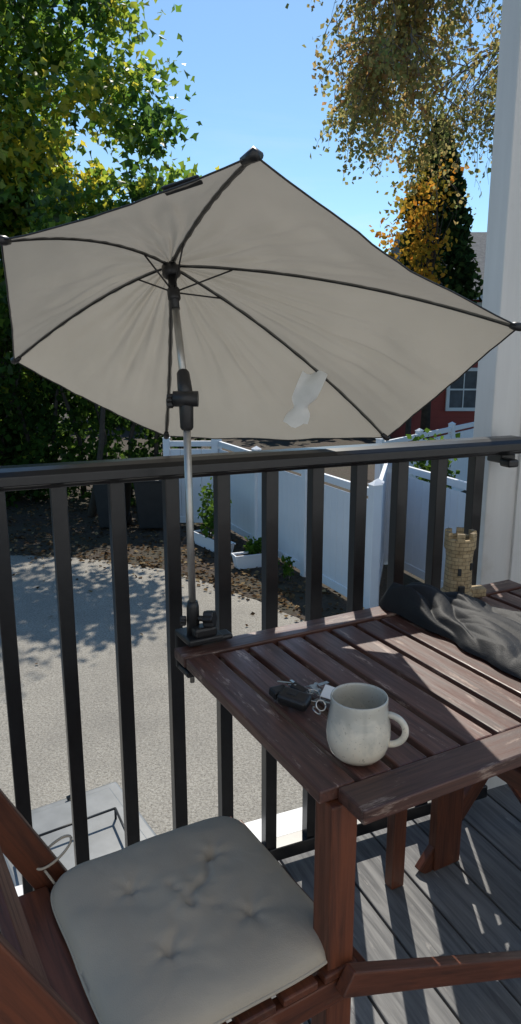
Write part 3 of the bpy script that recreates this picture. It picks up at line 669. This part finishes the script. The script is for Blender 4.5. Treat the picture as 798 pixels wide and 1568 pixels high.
# understory shrubs
e=empty('shrub_mass'); cen=[]
for _ in range(330):
    x=rng.uniform(-9,-1.2); y=rng.uniform(14.6,16.8); z=GZ+.2+rng.random()**1.2*(3.3+.8*math.sin(x*1.3)); cen.append((x,y,z))
cen=np.array(cen); C,idx=clumps(cen,rng.uniform(.3,.6,len(cen)),80)
tt=rng.random(len(cen))*.8; leaves('foliage',C,rng.uniform(.09,.19,len(C)),L_dark,e,tt[idx]+rng.normal(size=len(C))*.15)
multi_tube('stems',[([V((x,15.2+rng.random(),GZ)),V((x+.1,15.3,GZ+1.4)),V((x+rng.normal()*.5,15.5,GZ+3.8))],[.07,.05,.02]) for x in np.linspace(-9,-1.8,14)],M_bark,e,6)
# distant tree line
e=empty('distant_treeline'); cen=[]
for _ in range(380):
    x=rng.uniform(-22,18); y=rng.uniform(30,35); h=4.4+1.6*math.sin(x*.5)+1.*math.sin(x*1.3+1); cen.append((x,y,GZ+rng.random()*h))
cen=np.array(cen); C,idx=clumps(cen,rng.uniform(.7,1.4,len(cen)),20); tt=rng.random(len(cen))*.6
leaves('foliage',C,rng.uniform(.4,.65,len(C)),L_dark,e,tt[idx]+rng.normal(size=len(C))*.15)
# conifer
e=empty('arborvitae_tree'); base=V((4.75,20.5,GZ)); Ht=8.9; C=[]
for _ in range(9000):
    t=.36+.64*rng.random()**.85; z=t*Ht; R_=1.9*(1-t)**.62; a=rng.uniform(0,6.28)
    rr=R_*(.6+.4*rng.random())*(1+.30*noise.noise(V((math.cos(a)*2,math.sin(a)*2,z*1.8)))*2); C.append((base.x+rr*math.cos(a),base.y+rr*math.sin(a),GZ+.3+z-.2*rr))
C=np.array(C); leaves('foliage',C,rng.uniform(.12,.26,len(C)),L_conif,e); multi_tube('trunk',[([base,base+V((0,0,Ht*.95))],[.16,.02])],M_bark,e,8)
tree('autumn_maple_tree',(3.9,18.8,GZ),(4.15,18.6,4.2),(1.2,1.0,1.65),66,60,.13,L_orange,.09,4,crad=(.2,.42),branches=30,thr=-.05)
# hanging-branch tree at upper right
e=empty('honey_locust_tree')
limbs=[[(6.6,12.6,GZ),(6.5,12.5,2.5),(6.0,12.3,5),(4.8,12.1,6.9),(3.4,11.8,7.9),(2.0,11.6,7.9),(.9,11.4,7.4)],
[(6.3,12.4,3.8),(5.4,12.0,5.6),(4.3,11.7,6.7),(3.1,11.4,7.0),(2.2,11.2,6.7),(1.5,11.1,6.3)],
[(6.0,12.4,4.6),(5.0,12.5,5.8),(4.3,12.7,6.2),(3.5,12.9,5.9),(2.8,13,5.4)],
[(6.2,12.4,3.6),(5.6,12.2,4.9),(5.0,12.0,5.5),(4.3,11.9,5.4)],
[(3.6,11.6,7.0),(2.8,11.5,6.6),(2.2,11.4,6.0),(1.8,11.3,5.5)],
[(4.8,12.1,6.9),(3.9,12.3,8.2),(2.8,12.4,9.0),(1.6,12.3,8.8)]]
lr=[(.2,.03),(.07,.014),(.05,.012),(.04,.01),(.035,.008),(.05,.012)]
TT=[];LC=[];LT=[]
def cat(pts,n=24):
    pts=[V(p) for p in pts]; P_=[pts[0]*2-pts[1]]+pts+[pts[-1]*2-pts[-2]]; out=[]
    for i in range(1,len(P_)-2):
        for t in np.linspace(0,1,n//(len(pts)-1)+1,endpoint=False):
            a,b,c,d=P_[i-1:i+3]; out.append(.5*((2*b)+(c-a)*t+(2*a-5*b+4*c-d)*t*t+(3*b-a-3*c+d)*t**3))
    out.append(pts[-1]); return out
def twig(s,d,L,r,lv):
    pts=[s];dv=V(d).normalized(); n=7
    for i in range(n):
        dv=(dv+V((rng.normal()*.16,rng.normal()*.16,-.17+rng.normal()*.08))).normalized(); pts.append(pts[-1]+dv*L/n)
        if lv<2 and i>0 and rng.random()<(.58 if lv==0 else .38):
            twig(pts[-1],dv+V((rng.normal()*.7,rng.normal()*.7,rng.normal()*.4-.1)),L*rng.uniform(.35,.6),r*.6,lv+1)
        if lv>=1 or i>3:
            q=pts[-1]
            dens=1.6 if q.x<2.9 else .7
            for _ in range(rng.poisson(dens)):
                LC.append(tuple(q+V(rng.normal(size=3)*.07))); LT.append(.0+.8*rng.random()+.35*noise.noise(q*.8))
    TT.append((pts,[r*(1-.75*i/n) for i in range(n+1)]))
for L_,(ra,rb) in zip(limbs,lr):
    p=cat(L_); n=len(p); TT.append((p,[ra+(rb-ra)*(i/(n-1))**.6 for i in range(n)]))
    for i in range(int(n*.30),n):
        for _ in range(2):
            t=(p[min(i+1,n-1)]-p[i-1]).normalized(); twig(p[i],t*.5+V((-.35+rng.normal()*.6,rng.normal()*.7,rng.normal()*.5)),rng.uniform(.8,1.6),.012,0)
multi_tube('trunk_and_twigs',TT,M_twig,e,4)
leaves('foliage',np.array(LC),rng.uniform(.05,.095,len(LC)),L_aut,e,np.array(LT))
print('leaves locust',len(LC),'twigs',len(TT))
